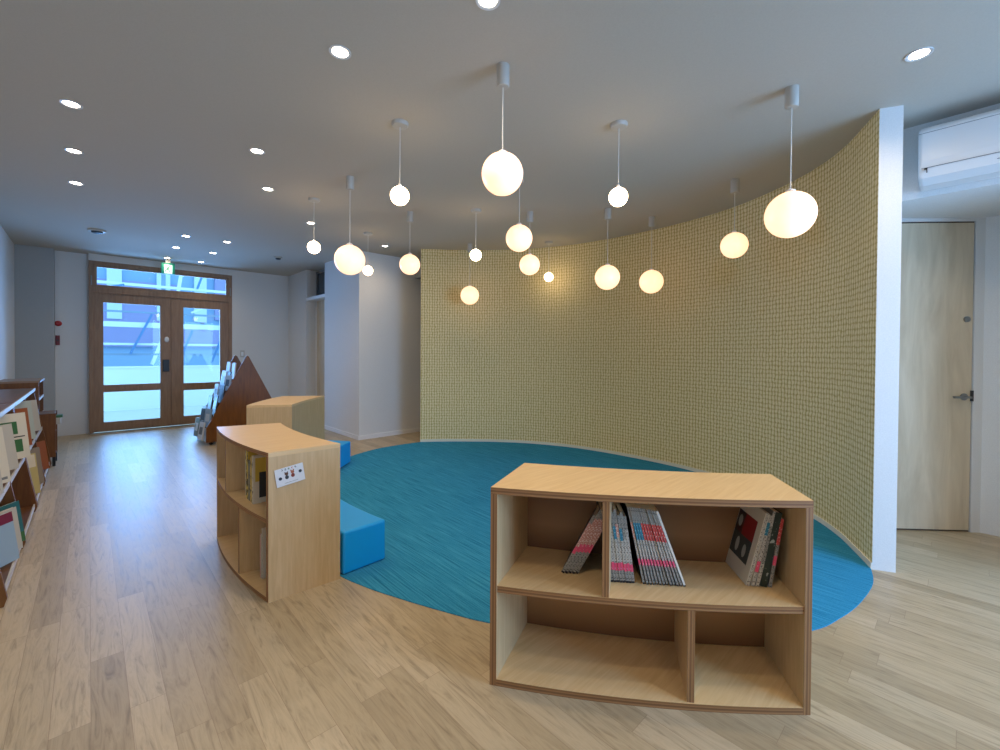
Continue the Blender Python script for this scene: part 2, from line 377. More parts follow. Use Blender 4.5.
# +x : towards the curved wall, +y : towards the room (camera)
b = MB(); b.box((.004, -.04, .012), (.76, .0, 2.176)); dl = b.build('door_leaf', M_DOORW, d)
b = MB(); b.box((-.003, -.05, 0), (.004, -.008, 2.186)); b.box((0, -.05, 2.176), (.76, -.008, 2.186)); b.box((0, -.05, .0), (.76, -.01, .012)); b.build('shadow_gap', mat('dark_gap', (74, 56, 44), .7), d)
b = MB(); b.box((-.085, -.06, 0), (-.003, .006, 2.21)); b.box((-.003, -.06, 2.186), (.76, .006, 2.21)); b.build('door_casing', M_WALL, d)
h = MB(); h.lathe([(.024, 0), (.024, .008)], (.055, 0, .955), 20, axis='y'); h.lathe([(.008, 0), (.008, .05)], (.055, 0, .955), 12, axis='y'); h.obar((.05, .05, .955), (.165, .05, .955), .016, .014)
h.build('lever_handle', M_STEEL, dl, smooth=True)
h = MB(); h.box((-.004, -.0, .925), (.012, .010, 1.0)); h.build('latch_plate', M_DGREY, dl)
h = MB(); h.lathe([(.02, 0), (.02, .010), (.012, .014)], (.045, 0, 1.5), 20, axis='y'); h.build('deadbolt', M_STEEL, dl, smooth=True)

# ------------------------------------------------------------------ pendants
def make_pendant(kind, dia, zc):
    r = dia/2; t = thing('pendant_lamp', 'x', 'lamp')
    b = MB()
    if kind == 'd': b.lathe([(.052, 0), (.052, -.012), (.045, -.022), (.012, -.026)], n=28)
    else: b.lathe([(.032, 0), (.032, -.098), (.028, -.104), (.008, -.106)], n=24)
    b.build('canopy', M_PLAST2, t, smooth=True)
    z = zc-CH
    b = MB(); b.lathe([(.0028, -.02), (.0028, z+r)], n=8); b.build('cord', M_CORD, t, smooth=True)
    b = MB(); b.lathe([(.2*r, z+r*.985), (.2*r, z+r+.008), (.006, z+r+.018)], n=20); b.build('cap', M_PLAST, t, smooth=True)
    b = MB(); b.sphere((0, 0, z), r, 40, 24); b.build('globe', M_BULB if kind == 'd' and dia < .15 else M_GLOBE, t, smooth=True)
    return t
P_LARGE = ('c', .24, 1.99); P_MED = ('c', .205, 2.13); P_SMALL = ('d', .115, 2.212)
protos = {}
G1, G2, G3 = 'large globe pendants hanging low', 'medium globe pendants', 'small bright globe pendants on round ceiling plates'
for spec, u, v, lab, g in [
    (P_LARGE, 2.722, .646, 'large globe pendant hanging nearest the white end of the curved wall', G1),
    (P_LARGE, 1.545, 3.428, 'large globe pendant over the left bookcases, largest on the left side', G1),
    (P_LARGE, 3.634, 4.448, 'large globe pendant close to the far left end of the patterned wall', G1),
    (P_LARGE, 3.715, 2.416, 'left one of two large globes side by side before the patterned wall', G1),
    (P_LARGE, 4.258, 2.24, 'right one of two large globes side by side before the patterned wall', G1),
    (P_MED, 1.492, 1.577, 'medium globe pendant nearest the camera, hanging above the middle of the room', G2),
    (P_MED, 2.369, 3.859, 'medium globe pendant hanging just left of the far edge of the patterned wall', G2),
    (P_MED, 3.236, 3.013, 'medium globe pendant just left of the smallest looking bright globe', G2),
    (P_MED, 3.83, 1.297, 'medium globe pendant hanging alone before the right half of the patterned wall', G2),
    (P_MED, 2.425, 2.37, 'medium globe pendant hanging directly below the nearest globe in the picture', G2),
    (P_SMALL, 1.404, 2.406, 'small bright globe pendant left of the nearest medium globe', G3),
    (P_SMALL, 2.385, 1.478, 'small bright globe pendant right of the nearest medium globe', G3),
    (P_SMALL, 4.287, 3.657, 'smallest looking bright globe, close before the middle of the patterned wall', G3),
    (P_SMALL, 2.807, 3.345, 'small bright globe pendant above the lowest hanging globe', G3),
    (P_SMALL, 1.527, 4.156, 'small bright globe pendant at the far left of all pendants', G3),
    (P_SMALL, 2.43, 4.893, 'small bright globe pendant partly behind the large globe over the left bookcases', G3)]:
    if spec not in protos: o = protos[spec] = make_pendant(*spec)
    else: o = copy_tree(protos[spec])
    o.location = (u, v, CH); tag(o, lab, 'lamp', g)

# ------------------------------------------------------------------ downlights
def make_down():
    t = thing('downlight', 'x', 'lamp'); b = MB()
    b.lathe([(.05, 0), (.05, -.004), (.042, -.004), (.036, -.001)], n=28, close=False); b.build('trim_ring', M_PLAST, t, smooth=True)
    b = MB(); b.lathe([(.036, -.0015), (.0001, -.0025)], n=24, close=False); b.build('lens', M_LED, t, smooth=True)
    return t
dp = None
GD = 'round recessed ceiling downlights'
for u, v, lab in [
    (1.17, 1.327, 'recessed downlight at the very top edge of the photo'),
    (.868, 2.036, 'recessed downlight nearest the camera on the left half of the ceiling'),
    (2.842, .165, 'recessed downlight at the upper right, near the air conditioner'),
    (-.069, 3.536, 'nearest downlight of the row of three along the left wall'),
    (-.072, 4.354, 'middle downlight of the row of three along the left wall'),
    (-.074, 5.176, 'farthest downlight of the row of three along the left wall'),
    (.871, 3.444, 'nearer downlight of the pair in the middle left of the ceiling'),
    (1.143, 4.182, 'farther downlight of the pair in the middle left of the ceiling'),
    (1.789, 4.956, 'downlight close behind the far left small bright pendant'),
    (2.892, 5.334, 'downlight in front of the grey hall wall left of the patterned wall'),
    (.879, 6.609, 'nearest downlight of the left row of three before the entrance door'),
    (1.314, 6.593, 'nearest downlight of the right row of three before the entrance door'),
    (.877, 7.446, 'middle downlight of the left row of three before the entrance door'),
    (1.315, 7.482, 'middle downlight of the right row of three before the entrance door'),
    (.877, 8.393, 'downlight right above the green exit sign'),
    (1.31, 8.38, 'last downlight of the right row before the entrance door'),
    (.30, .35, 'added downlight in the ceiling right above the camera, out of view'),  # these last four are unseen, added to warm bookcase front and curved wall
    (1.60, -.30, 'added downlight right of the camera, outside the picture'),
    (2.55, -.95, 'added downlight before the big window behind the camera, out of view'),
    (.25, -1.2, 'added downlight in the ceiling behind the camera, out of view')]:
    o = dp if dp is None else copy_tree(dp)
    if o is None: o = dp = make_down()
    o.location = (u, v, CH); tag(o, lab, 'lamp', GD)
    l = bpy.data.lights.new('downlight_beam', 'SPOT'); l.energy = HALL_W if v > 6 else 15 if v > 5.2 else (LEFT_W if u < 0 else DOWN_W); l.color = (1, .78, .53); l.spot_size = math.radians(158); l.spot_blend = .9; l.shadow_soft_size = .035
    lo = bpy.data.objects.new('downlight_beam', l); COL.objects.link(lo); lo.location = (u, v, CH-.012)

# smoke detectors
for u, v, r, lab in [(.075, 7.03, .085, 'flat round ceiling detector above the left side of the hall'), (2.08, 7.10, .06, 'small round ceiling detector at the right of the hall, before the recessed door')]:
    t = thing('smoke_detector', lab, 'smoke detector', (u, v, CH), group='ceiling detectors')
    b = MB(); b.lathe([(r, 0), (r, -.012), (r*.92, -.02)], n=28); b.build('base', M_PLAST2, t, smooth=True)
    b = MB(); b.lathe([(r*.62, -.02), (r*.6, -.032), (r*.4, -.04)], n=24); b.build('sensor_head', M_DGREY, t, smooth=True)
# exit sign
t = thing('exit_sign', 'small green and white running man exit sign hanging before the entrance transom', 'sign', (.9, 8.5, CH))
b = MB(); b.box((-.085, -.025, -.235), (.085, .025, -.06)); b.build('housing', mat('exit_green', (0, 104, 88), .4, emit=(0, .3, .22), es=.12), t, bevel=.004)
b = MB(); b.box((-.05, -.028, -.225), (.05, -.0255, -.09)); f = b.build('sign_face', mat('exit_white', (200, 245, 240), .4, emit=(.35, .8, .9), es=.6), t)
b = MB(); b.lathe([(.010, -.0305), (.010, -.0285)], (.012, 0, -.112), 14, axis='y')
for p, q, w_ in (((.005, -.125), (-.008, -.158), .02), ((-.008, -.158), (-.03, -.172), .011), ((-.03, -.172), (-.036, -.198), .010), ((-.006, -.158), (.014, -.178), .011), ((.014, -.178), (.008, -.208), .010), ((.004, -.128), (-.02, -.138), .008), ((.006, -.13), (.03, -.146), .008)):
    b.obar((p[0], -.0295, p[1]), (q[0], -.0295, q[1]), .002, w_)
b.build('running_figure', mat('figure_green', (0, 96, 70), .5), f)
b = MB(); b.box((-.03, -.02, -.06), (.03, .02, 0)); b.build('bracket', M_PLAST2, t)

# ------------------------------------------------------------------ air conditioner
t = thing('air_conditioner', 'white wall mounted air conditioner high on the bulkhead above the alcove door', 'air conditioner', (3.72, -.255, 2.243))
prof = [(0, .0), (-.13, .0), (-.185, .03), (-.21, .075), (-.215, .12), (-.215, .29), (-.205, .312), (-.18, .32), (0, .32)]
b = MB(); b.prism(prof, -.40, .455, axis='y'); b.build('casing', M_PLAST, t, bevel=.018, bseg=3)
b = MB(); b.box((-.2165, -.39, .078), (-.213, .44, .0805), 0); b.box((-.2165, -.39, .278), (-.213, .452, .2805)); b.build('panel_seam', mat('seam_grey', (120, 124, 130), .6), t)
b = MB(); b.box((-.2, -.39, .05), (-.1985, .15, .053)); b.box((-.199, .1, .045), (-.197, .13, .058)); b.build('air_flap', mat('seam_grey'), t)
b = MB(); b.box((-.2175, .415, .052), (-.2095, .42, .078)); b.box((-.2175, .415, .07), (-.2095, .428, .078)); b.build('logo_mark', M_BLACK, t)

# ------------------------------------------------------------------ curved bookcases
def bookcase(label, F1, F2, B1, B2, sag, H_, shelf_z, tu, tl, thk=.022):
    """F1..F2 front edge left to right seen from its front, B1..B2 the back edge; arc bulges to the front."""
    cx = (F1[0]+F2[0]+B1[0]+B2[0])/4; cy = (F1[1]+F2[1]+B1[1]+B2[1])/4
    t = thing('curved_bookcase', label, 'bookcase', (cx, cy, 0))
    fx, fy = F2[0]-F1[0], F2[1]-F1[1]; l = math.hypot(fx, fy); nrm = (fy/l, -fx/l)
    mx, my = (B1[0]+B2[0]-F1[0]-F2[0])/2, (B1[1]+B2[1]-F1[1]-F2[1])/2
    if nrm[0]*mx+nrm[1]*my > 0: nrm = (-nrm[0], -nrm[1])
    W_ = l; D_ = math.hypot(mx, my)
    def P(a, s_):
        g = 4*a*(1-a)*sag
        f = [F1[i]+(F2[i]-F1[i])*a+nrm[i]*g for i in (0, 1)]; k = [B1[i]+(B2[i]-B1[i])*a+nrm[i]*g*.92 for i in (0, 1)]
        return (f[0]+(k[0]-f[0])*s_-cx, f[1]+(k[1]-f[1])*s_-cy)
    def slab(name, a0, a1, s0, s1, z0, z1, m, seg=14, vert=False):
        b = MB(); n_ = seg if not vert else 1
        for i in range(n_):
            a, c = a0+(a1-a0)*i/n_, a0+(a1-a0)*(i+1)/n_
            q = [P(a, s0), P(c, s0), P(c, s1), P(a, s1)]
            vs = [(x, y, z0) for x, y in q]+[(x, y, z1) for x, y in q]
            fr = [(a*W_, 0), (c*W_, 0), (c*W_, 1), (a*W_, 1)] if not vert else [(0, 0), (0, 1), (1, 1), (1, 0)]
            fs = [(0, 3, 2, 1), (4, 5, 6, 7), (0, 1, 5, 4), (2, 3, 7, 6)]; mi = [0, 0, 1, 0]; uv = [None, None, fr, None]
            if i == 0: fs.append((3, 0, 4, 7)); mi.append(0); uv.append(None)
            if i == n_-1: fs.append((1, 2, 6, 5)); mi.append(0); uv.append(None)
            b.add(vs, fs, mi, uv)
        return b.build(name, [m, M_PLY], t, smooth=not vert)
    e = thk/W_
    slab('top_panel', 0, 1, 0, 1, H_-thk, H_, M_BIRCH)
    slab('bottom_panel', e, 1-e, 0, 1, 0, thk, M_BIRCH)
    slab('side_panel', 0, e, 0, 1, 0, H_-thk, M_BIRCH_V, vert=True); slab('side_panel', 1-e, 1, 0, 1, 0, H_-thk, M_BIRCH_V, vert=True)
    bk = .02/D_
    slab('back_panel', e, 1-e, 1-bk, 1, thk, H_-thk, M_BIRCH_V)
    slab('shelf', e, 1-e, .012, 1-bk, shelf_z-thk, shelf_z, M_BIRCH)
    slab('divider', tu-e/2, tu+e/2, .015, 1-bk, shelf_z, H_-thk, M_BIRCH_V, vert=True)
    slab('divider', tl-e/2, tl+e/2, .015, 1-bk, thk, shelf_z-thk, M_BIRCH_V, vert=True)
    return t, (lambda a, s_: (P(a, s_)[0]+cx, P(a, s_)[1]+cy))
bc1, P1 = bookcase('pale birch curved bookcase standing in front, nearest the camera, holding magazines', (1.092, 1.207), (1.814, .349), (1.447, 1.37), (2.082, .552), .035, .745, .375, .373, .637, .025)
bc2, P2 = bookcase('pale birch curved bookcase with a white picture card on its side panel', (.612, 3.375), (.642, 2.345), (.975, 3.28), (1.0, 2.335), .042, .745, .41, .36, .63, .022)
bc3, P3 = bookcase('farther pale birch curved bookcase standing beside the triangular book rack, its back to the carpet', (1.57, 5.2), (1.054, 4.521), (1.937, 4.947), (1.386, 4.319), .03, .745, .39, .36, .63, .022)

# card on the side of the second bookcase
t = thing('picture_card', 'white card with small animal figures stuck on the side panel of the left bookcase', 'sign', (.741, 2.3385, .62), 0)
t.rotation_euler = (0, math.radians(-8.5), math.radians(-1.6))
b = MB(); b.box((-.068, -.0022, -.045), (.068, 0, .045)); cb = b.build('card', M_CARD, t)
def disc(b, x, z, rx, rz, y=-.0034, mi=0, n=14):
    vs = [(x+rx*math.cos(2*math.pi*i/n), y, z+rz*math.sin(2*math.pi*i/n)) for i in range(n)]
    vs2 = [(v[0], -.0022, v[2]) for v in vs]
    b.add(vs+vs2, [list(range(n))]+[(i, i+n, (i+1) % n+n, (i+1) % n) for i in range(n)], mi)
for xz in ((-.047, -.005), (.050, .006)):
    b = MB(); disc(b, xz[0], xz[1], .008, .008); b.build('round_motif', mat('motif_navy', (38, 46, 60), .6), cb)
b = MB(); disc(b, -.016, .011, .0085, .008, mi=0); disc(b, -.022, .019, .003, .003); disc(b, -.010, .019, .003, .003); disc(b, -.016, -.006, .009, .010, mi=1); b.build('bear_figure', [mat('figure_brown', (96, 62, 44), .6), M_DGREY], cb)
b = MB(); disc(b, .013, .013, .0085, .008, mi=0); disc(b, .007, .022, .003, .004); disc(b, .019, .022, .003, .004); disc(b, .013, -.004, .009, .010, mi=1); b.build('animal_figure', [mat('figure_orange', (176, 104, 72), .6), mat('figure_rust', (130, 52, 40), .6)], cb)
y = -.0026; INK = [mat('ink_dark', (60, 66, 74), .6), mat('ink_teal', (40, 110, 110), .6), mat('ink_green', (60, 120, 70), .6), mat('ink_red', (190, 70, 80), .6)]
for gx, c, st in ((-.036, 0, [((0, .006), (.006, .001)), ((.006, .001), (0, -.004))]),
                  (-.019, 1, [((-.002, .005), (.005, .005)), ((.001, .007), (.001, -.004)), ((-.003, -.001), (.005, -.002))]),
                  (-.003, 2, [((-.003, .004), (.004, .004)), ((.0, .006), (-.001, -.004)), ((.002, .001), (.004, -.004))]),
                  (.013, 3, [((.004, .006), (-.002, .001)), ((-.002, .001), (.003, -.004))]),
                  (.029, 0, [((-.003, .003), (.004, .003)), ((.001, .006), (.0, -.004)), ((.004, .000), (.005, -.003))])):
    b = MB()
    for (a0, z0), (a1, z1) in st: b.obar((gx+a0, y, .034+z0*.9), (gx+a1, y, .034+z1*.9), .0012, .0022, c)
    b.build('printed_character', INK, cb)
b = MB(); b.obar((-.03, y, -.034), (.034, y, -.034), .0008, .0012, 0); b.build('caption_line', INK, cb)

# ------------------------------------------------------------------ magazines and books
def speck(name, base, ink, sx=260, sz=160, th=.56):
    m = mat(name, base, .5); v = mapping(m, (sx, sx, sz)); n_ = noise(m, v, 1, 2, .5)
    r = ramp(m, n_.outputs[0], [(th-.03, lin(base)), (th+.03, lin(ink))]); L(m, r.outputs[0], bsdf(m).inputs['Base Color']); return m
SP_W = speck('spine_white_text', (190, 182, 168), (90, 78, 70)); SP_G = speck('spine_grey_text', (150, 146, 136), (64, 60, 54))
SP_P = speck('spine_pink', (226, 74, 108), (240, 190, 196), th=.66); SP_R = speck('spine_red', (196, 62, 58), (236, 196, 184), th=.60)
SP_T = speck('spine_teal', (44, 122, 142), (180, 214, 216), th=.62); SP_S = speck('spine_salmon', (196, 130, 112), (236, 214, 200), th=.55)
SP_GR = speck('spine_green', (122, 138, 66), (210, 210, 160), th=.6)
M_PAPER = mat('page_white', (226, 220, 206), .8); M_COVD = mat('cover_dark', (44, 40, 42), .35)
def magazine(th_, dep, h, bands, cover=M_COVD):
    """bands: (z fraction end, material); local x = thickness, y = depth inward, z = up; origin lower front left corner. one mesh."""
    mats = [cover, M_PAPER]+[m for _, m in bands]; b = MB(); z = 0
    for i, (e, m) in enumerate(bands):
        z1 = e*h; b.add([(0, 0, z), (th_, 0, z), (th_, 0, z1), (0, 0, z1)], [(0, 1, 2, 3)], i+2); z = z1
    b.add([(0, 0, 0), (0, dep, 0), (0, dep, h), (0, 0, h)], [(0, 1, 2, 3)], 0); b.add([(th_, 0, 0), (th_, 0, h), (th_, dep, h), (th_, dep, 0)], [(0, 1, 2, 3)], 0)
    b.add([(0, 0, h), (0, dep, h), (th_, dep, h), (th_, 0, h)], [(0, 1, 2, 3)], 1); b.add([(0, 0, 0), (th_, 0, 0), (th_, dep, 0), (0, dep, 0)], [(0, 1, 2, 3)], 1)
    b.add([(0, dep, 0), (th_, dep, 0), (th_, dep, h), (0, dep, h)], [(0, 1, 2, 3)], 1)
    return b, mats
def place_mag(pos, z, yaw, lean, th_, dep, h, bands, label, group=None, cover=M_COVD, name='magazine', cat='magazine'):
    b, mats = magazine(th_, dep, h, bands, cover); o = b.build(name, mats, fix=False)
    zz = z+(th_*math.sin(lean) if lean > 0 else 0)
    o.location = (pos[0], pos[1], zz+.0005); o.rotation_euler = (0, lean, yaw); return tag(o, label, cat, group)
YN = math.atan2(.355-1.207, 1.828-1.093); TX = (math.cos(YN), math.sin(YN)); SZ = .375
R = math.radians
ordn = ['first', 'second', 'third', 'fourth', 'fifth', 'sixth', 'seventh', 'eighth', 'ninth', 'tenth', 'eleventh', 'twelfth', 'last']
def run(p0, n_, step, leans, th_, h, bandf, labf, group, dy=0):
    for k in range(n_):
        f = k/(n_-1)
        jit = random.uniform(0, .004)
        pos = (p0[0]+TX[0]*step*k-TX[1]*0+(-TX[1])*jit, p0[1]+TX[1]*step*k+TX[0]*jit)
        place_mag(pos, SZ, YN+R(dy), R(leans[0]+(leans[1]-leans[0])*f), th_, .21, h if not callable(h) else h(k), bandf(k), labf(k), group)
run((1.359, 1.084), 5, .0137, (27, 27), .0118, lambda k: .275 if k == 0 else .30,
    lambda k: [(.03, M_COVD), (.34, SP_G), (.46, SP_P), (.86, SP_S), (1, SP_G)],
    lambda k: ordn[k]+' from the left of five magazines leaning right, upper left compartment' if k < 4 else 'last of five magazines leaning right, upper left compartment, nearest the divider', 'magazines leaning in the upper left compartment of the front bookcase', -15)
run((1.446, .912), 8, .0113, (-8, -8), .0104, lambda k: [.27, .28, .265, .27, .28, .26, .27, .255][k],
    lambda k: [(.03, M_COVD), (.17, SP_G), (.28, SP_P), (.62, SP_W if k else SP_GR), (.8, [SP_GR, SP_GR, SP_W, SP_T, SP_S, SP_T, SP_G, SP_W][k]), (1, SP_G)],
    lambda k: ['olive green spined magazine right against the divider in the upper right compartment', 'second', 'third', 'fourth', 'fifth', 'sixth', 'seventh', 'last'][k]+('' if k == 0 else ' magazine from the divider in the steep batch, upper right compartment'), 'steep batch of magazines beside the divider')
run((1.521, .820), 13, .0124, (-12, -20.5), .0078, .297,
    lambda k: [(.02, M_COVD), (.25, SP_G), (.33, SP_P), (.58, SP_W), (.80, (SP_S if k == 0 else SP_T) if k < 4 else SP_R), (1, SP_G)] if k < 12 else [(.02, M_COVD), (1, M_PAPER)],
    lambda k: (ordn[k]+' from left in the slanting magazine batch, '+('teal topped spine' if 0 < k < 4 else 'salmon topped spine' if k == 0 else 'red topped spine')) if k < 12 else 'last magazine of the slanting batch, plain pale edge, at its right end', 'slanting batch of magazines leaning left')
# picture book and its neighbours leaning against the right side panel
def hb(pos, z, yaw, lean, th_, dep, h, spine, cover, label, name='book', group=None, pic=None, cat='book'):
    """hardback: cover wraps spine, page block set back inside."""
    t = thing(name, label, cat, (pos[0], pos[1], z+(th_*math.sin(lean) if lean > 0 else 0)+.0005), 0, group); t.rotation_euler = (0, lean, yaw)
    b = MB(); c = .0018
    b.box((0, 0, 0), (c, dep, h)); b.box((th_-c, 0, 0), (th_, dep, h)); b.box((c, 0, 0), (th_-c, c, h), 1); b.build('cover', [cover, spine], t)
    b = MB(); b.box((c, c, .003), (th_-c, dep-.004, h-.003)); b.build('pages', M_PAPER, t)
    if pic: pic(t)
    return t
def pic(t):
    b = MB(); b.box((-.0006, .035, .06), (0, .185, .235), 0); b.box((-.0009, .035, .15), (-.0006, .185, .235), 1); b.box((-.0009, .125, .15), (-.0006, .185, .235), 0)
    for cy_, cz, ry, rz in ((.155, .195, .016, .024), (.075, .10, .014, .026), (.135, .105, .014, .03)):
        n_ = 14; b.add([(-.0012, cy_+ry*math.cos(6.2832*i/n_), cz+rz*math.sin(6.2832*i/n_)) for i in range(n_)], [list(range(n_))], 2)
    b.build('cover_picture', [mat('picture_dark', (60, 68, 66), .5), mat('picture_red', (140, 26, 32), .5), mat('picture_pale', (176, 178, 170), .5)], t)
M_CREAM = mat('cover_cream', (216, 208, 190), .4); M_DKGR = mat('cover_dark_green', (34, 50, 40), .4); M_GREYC = mat('cover_grey', (120, 122, 122), .45)
q0 = (1.812, .548)
def q(d_): return (q0[0]+TX[0]*d_, q0[1]+TX[1]*d_)
hb((1.797, .553), SZ, YN, R(14), .013, .22, .285, SP_W, M_CREAM, 'cream picture book with a red and dark picture, leftmost of the leaning group at right', pic=pic)
place_mag((1.809, .539), SZ, YN, R(13), .013, .21, .275, [(.2, SP_W), (.35, SP_P), (.72, SP_W), (.9, SP_T), (1, SP_W)], 'white spined magazine right behind the cream picture book', cover=M_CREAM)
place_mag((1.819, .527), SZ, YN, R(12), .013, .21, .292, [(.3, SP_W), (.8, SP_G), (1, SP_W)], 'grey white magazine between the picture book and the dark green book', cover=M_GREYC)
hb((1.829, .514), SZ, YN, R(10.5), .024, .2, .285, speck('spine_dkgreen', (36, 50, 42), (170, 176, 168), 40, 50, .62), M_DKGR, 'thick dark green book with pale spots in the leaning group at right')
place_mag((1.848, .492), SZ, YN, R(9), .012, .21, .262, [(.32, SP_G), (.46, SP_P), (.62, SP_G), (1, SP_R)], 'red topped magazine at the right end, leaning on the side panel', cover=M_GREYC)

# books in the second bookcase (local x runs from far to near, -Y)
Y2 = R(-90)
M_YEL = mat('cover_yellow', (214, 182, 74), .45); SP_Y = speck('spine_yellow', (206, 176, 80), (60, 52, 40), 60, 40, .56); SP_C = speck('spine_cream_pic', (206, 200, 176), (60, 60, 56), 50, 40, .57)
SP_B = speck('spine_bluegrey', (110, 128, 138), (40, 44, 50), 60, 40, .55)
for (v, th_, h, dep, sp, cov, off, lab) in [
    (2.86, .03, .26, .2, SP_C, M_CREAM, .06, 'cream book, farthest of the upright group inside the card bookcase'),
    (2.826, .022, .235, .19, SP_W, M_CREAM, .055, 'white spined book second in the group inside the card bookcase'),
    (2.80, .045, .27, .2, speck('spine_black_yellow', (214, 190, 90), (24, 22, 22), 26, 26, .5), M_YEL, .05, 'thick black and yellow book in the middle of the group inside the card bookcase'),
    (2.751, .03, .225, .18, SP_B, M_GREYC, .05, 'blue grey spined book beside the thick black and yellow one'),
    (2.717, .034, .25, .2, SP_Y, M_YEL, .05, 'bright yellow book in the group inside the card bookcase'),
    (2.679, .028, .262, .2, SP_C, M_CREAM, .05, 'cream book with dark marks, nearest the camera in that group')]:
    hk = hb((.60+off, v), .41, Y2, R(0), th_, dep, h, sp, cov, lab, group='books in the upper compartment of the left bookcase')
b = MB(); b.box((.028, .01, .12), (.0288, .19, .25), 0); b.box((.0288, .03, .03), (.0294, .12, .17), 1); b.build('cover_print', [M_YEL, M_DGREY], hk)
hb((.67, 2.60), .022, Y2, R(0), .012, .2, .235, SP_R, M_CREAM, 'thin red and white book in the lower compartment of the left bookcase')
hb((.675, 2.585), .022, Y2, R(0), .016, .2, .27, SP_W, M_CREAM, 'white spined book standing in the lower compartment of the left bookcase')
hb((.70, 3.26), .41, Y2, R(0), .03, .2, .24, M_COVD, M_COVD, 'dark book in the far upper compartment of the left bookcase')

# ------------------------------------------------------------------ blue benches
def bench(label, inner0, inner1, outer0, outer1, bow):
    n_ = 10; pts = []
    for i in range(n_+1):
        a = i/n_; g = 4*a*(1-a)*bow
        pts.append((inner0[0]+(inner1[0]-inner0[0])*a-g*(inner0[0]-outer0[0])/.3, inner0[1]+(inner1[1]-inner0[1])*a-g*(inner0[1]-outer0[1])/.3))
    for i in range(n_+1):
        a = 1-i/n_; g = 4*a*(1-a)*bow
        pts.append((outer0[0]+(outer1[0]-outer0[0])*a-g*(inner0[0]-outer0[0])/.3, outer0[1]+(outer1[1]-outer0[1])*a-g*(inner0[1]-outer0[1])/.3))
    cx = sum(p[0] for p in pts)/len(pts); cy = sum(p[1] for p in pts)/len(pts)
    t = thing('bench_seat', label, 'bench', (cx, cy, 0))
    pts = [(x-cx, y-cy) for x, y in pts]
    b = MB(); b.prism(pts, .0055, .245); b.build('cushion', M_VINYL, t, bevel=.014, bseg=3)
    b = MB(); b.prism([(x*.97, y*.97) for x, y in pts], .0045, .0055); b.build('base', M_DGREY, t)
bench('bright blue vinyl bench seat behind the card bookcase, nearer of the two', (1.292, 2.362), (1.262, 3.24), (1.022, 2.345), (.997, 3.27), .03)
bench('farther teal blue vinyl bench seat along the back of the far bookcase', (1.60, 4.148), (2.135, 4.70), (1.408, 4.325), (1.957, 4.93), .015)

# ------------------------------------------------------------------ triangular book rack
t = thing('triangular_book_rack', 'dark brown triangular book display rack in the hall before the entrance', 'book rack', (1.59, 7.11, 0))
A = [(-.482, .04), (-.478, .225), (-.02, 1.165), (.0, 1.18), (.02, 1.165), (.478, .225), (.482, .04)]
for y0 in (-.34, .32):
    b = MB(); b.prism(A, y0, y0+.022, axis='y'); b.build('side_panel', M_DARKW, t, bevel=.003)
tiers = []
for k in range(6):
    f = k/6; x = -.478+.458*f; z = .06+.94*f+(.0 if k else 0); tiers.append((x, z))
for sx in (-1, 1):
    for k, (x, z) in enumerate(tiers):
        b = MB(); x0 = x*1; dp_ = min(.16, abs(x)-.01)
        a, c = sorted((sx*-x0*-1 if sx < 0 else -x0, (x0+dp_) if sx < 0 else -(x0+dp_)))
        b.box((a, -.318, z), (c, .32, z+.012)); b.build('tier_shelf', M_DARKH, t)
        if k == 0:
            b = MB(); xx = x0-.002 if sx < 0 else -x0-.012; b.box((xx, -.318, .045), (xx+.014, .32, .215)); b.build('front_board', mat('pale_board', (200, 192, 182), .5), t)
        else:
            b = MB(); xx = x0+.004 if sx < 0 else -x0-.012; b.box((xx, -.318, z+.012), (xx+.008, .32, z+.045)); b.build('retaining_strip', M_DARKH, t)
b = MB()
for x in (-.42, .42):
    for y in (-.29, .29): b.lathe([(.02, -.012), (.02, .012)], (x, y, .021), 14, axis='y')
b.build('caster', M_BLACK, t)
bookcols = [(214, 218, 222), (60, 66, 74), (176, 192, 204), (228, 228, 226), (96, 100, 104), (150, 176, 196), (40, 42, 46), (196, 190, 182), (120, 134, 120)]
CM = [mat('rack_cover_%s' % n_, c, .3) for n_, c in zip(['pale', 'slate', 'sky', 'white', 'grey', 'blue', 'black', 'sand', 'sage'], bookcols)]
rows = ['bottom', 'second', 'third', 'fourth', 'fifth', 'top']
cnt = 0
CN = ['pale grey', 'slate', 'sky blue', 'white', 'mid grey', 'blue', 'black', 'sand coloured', 'sage green']
for k, (x, z) in enumerate(tiers):
    for j in range(4):
        h = random.uniform(.21, .27); w_ = random.uniform(.12, .155); ci_ = (k*5+j*4+k*j) % 9
        tt = thing('picture_book', CN[ci_]+' book on the '+rows[k]+' tier of the triangular rack, '+['nearest the camera', 'second from the camera', 'third from the camera', 'farthest back'][j], 'book',
                   (1.59+x-.062+(.03 if j % 2 else 0), 6.87+j*.158+random.uniform(-.004, .004), z+.0165), 0, 'books facing out on the triangular rack')
        tt.rotation_euler = (0, R(random.uniform(6, 11) if k < 5 else 5), R(random.uniform(2, 16)))
        b = MB(); b.box((0, -w_/2, 0), (.002, w_/2, h)); b.box((.012, -w_/2, 0), (.014, w_/2, h)); b.box((.002, -w_/2, 0), (.012, -w_/2+.002, h)); b.build('cover', CM[ci_], tt)
        b = MB(); b.box((.002, -w_/2+.002, .002), (.012, w_/2-.003, h-.002)); b.build('pages', M_PAPER, tt)
        b = MB(); b.box((-.0008, -w_*.32, h*.3), (0, w_*.32, h*.72)); b.build('cover_print', CM[(ci_+4) % 9], tt)

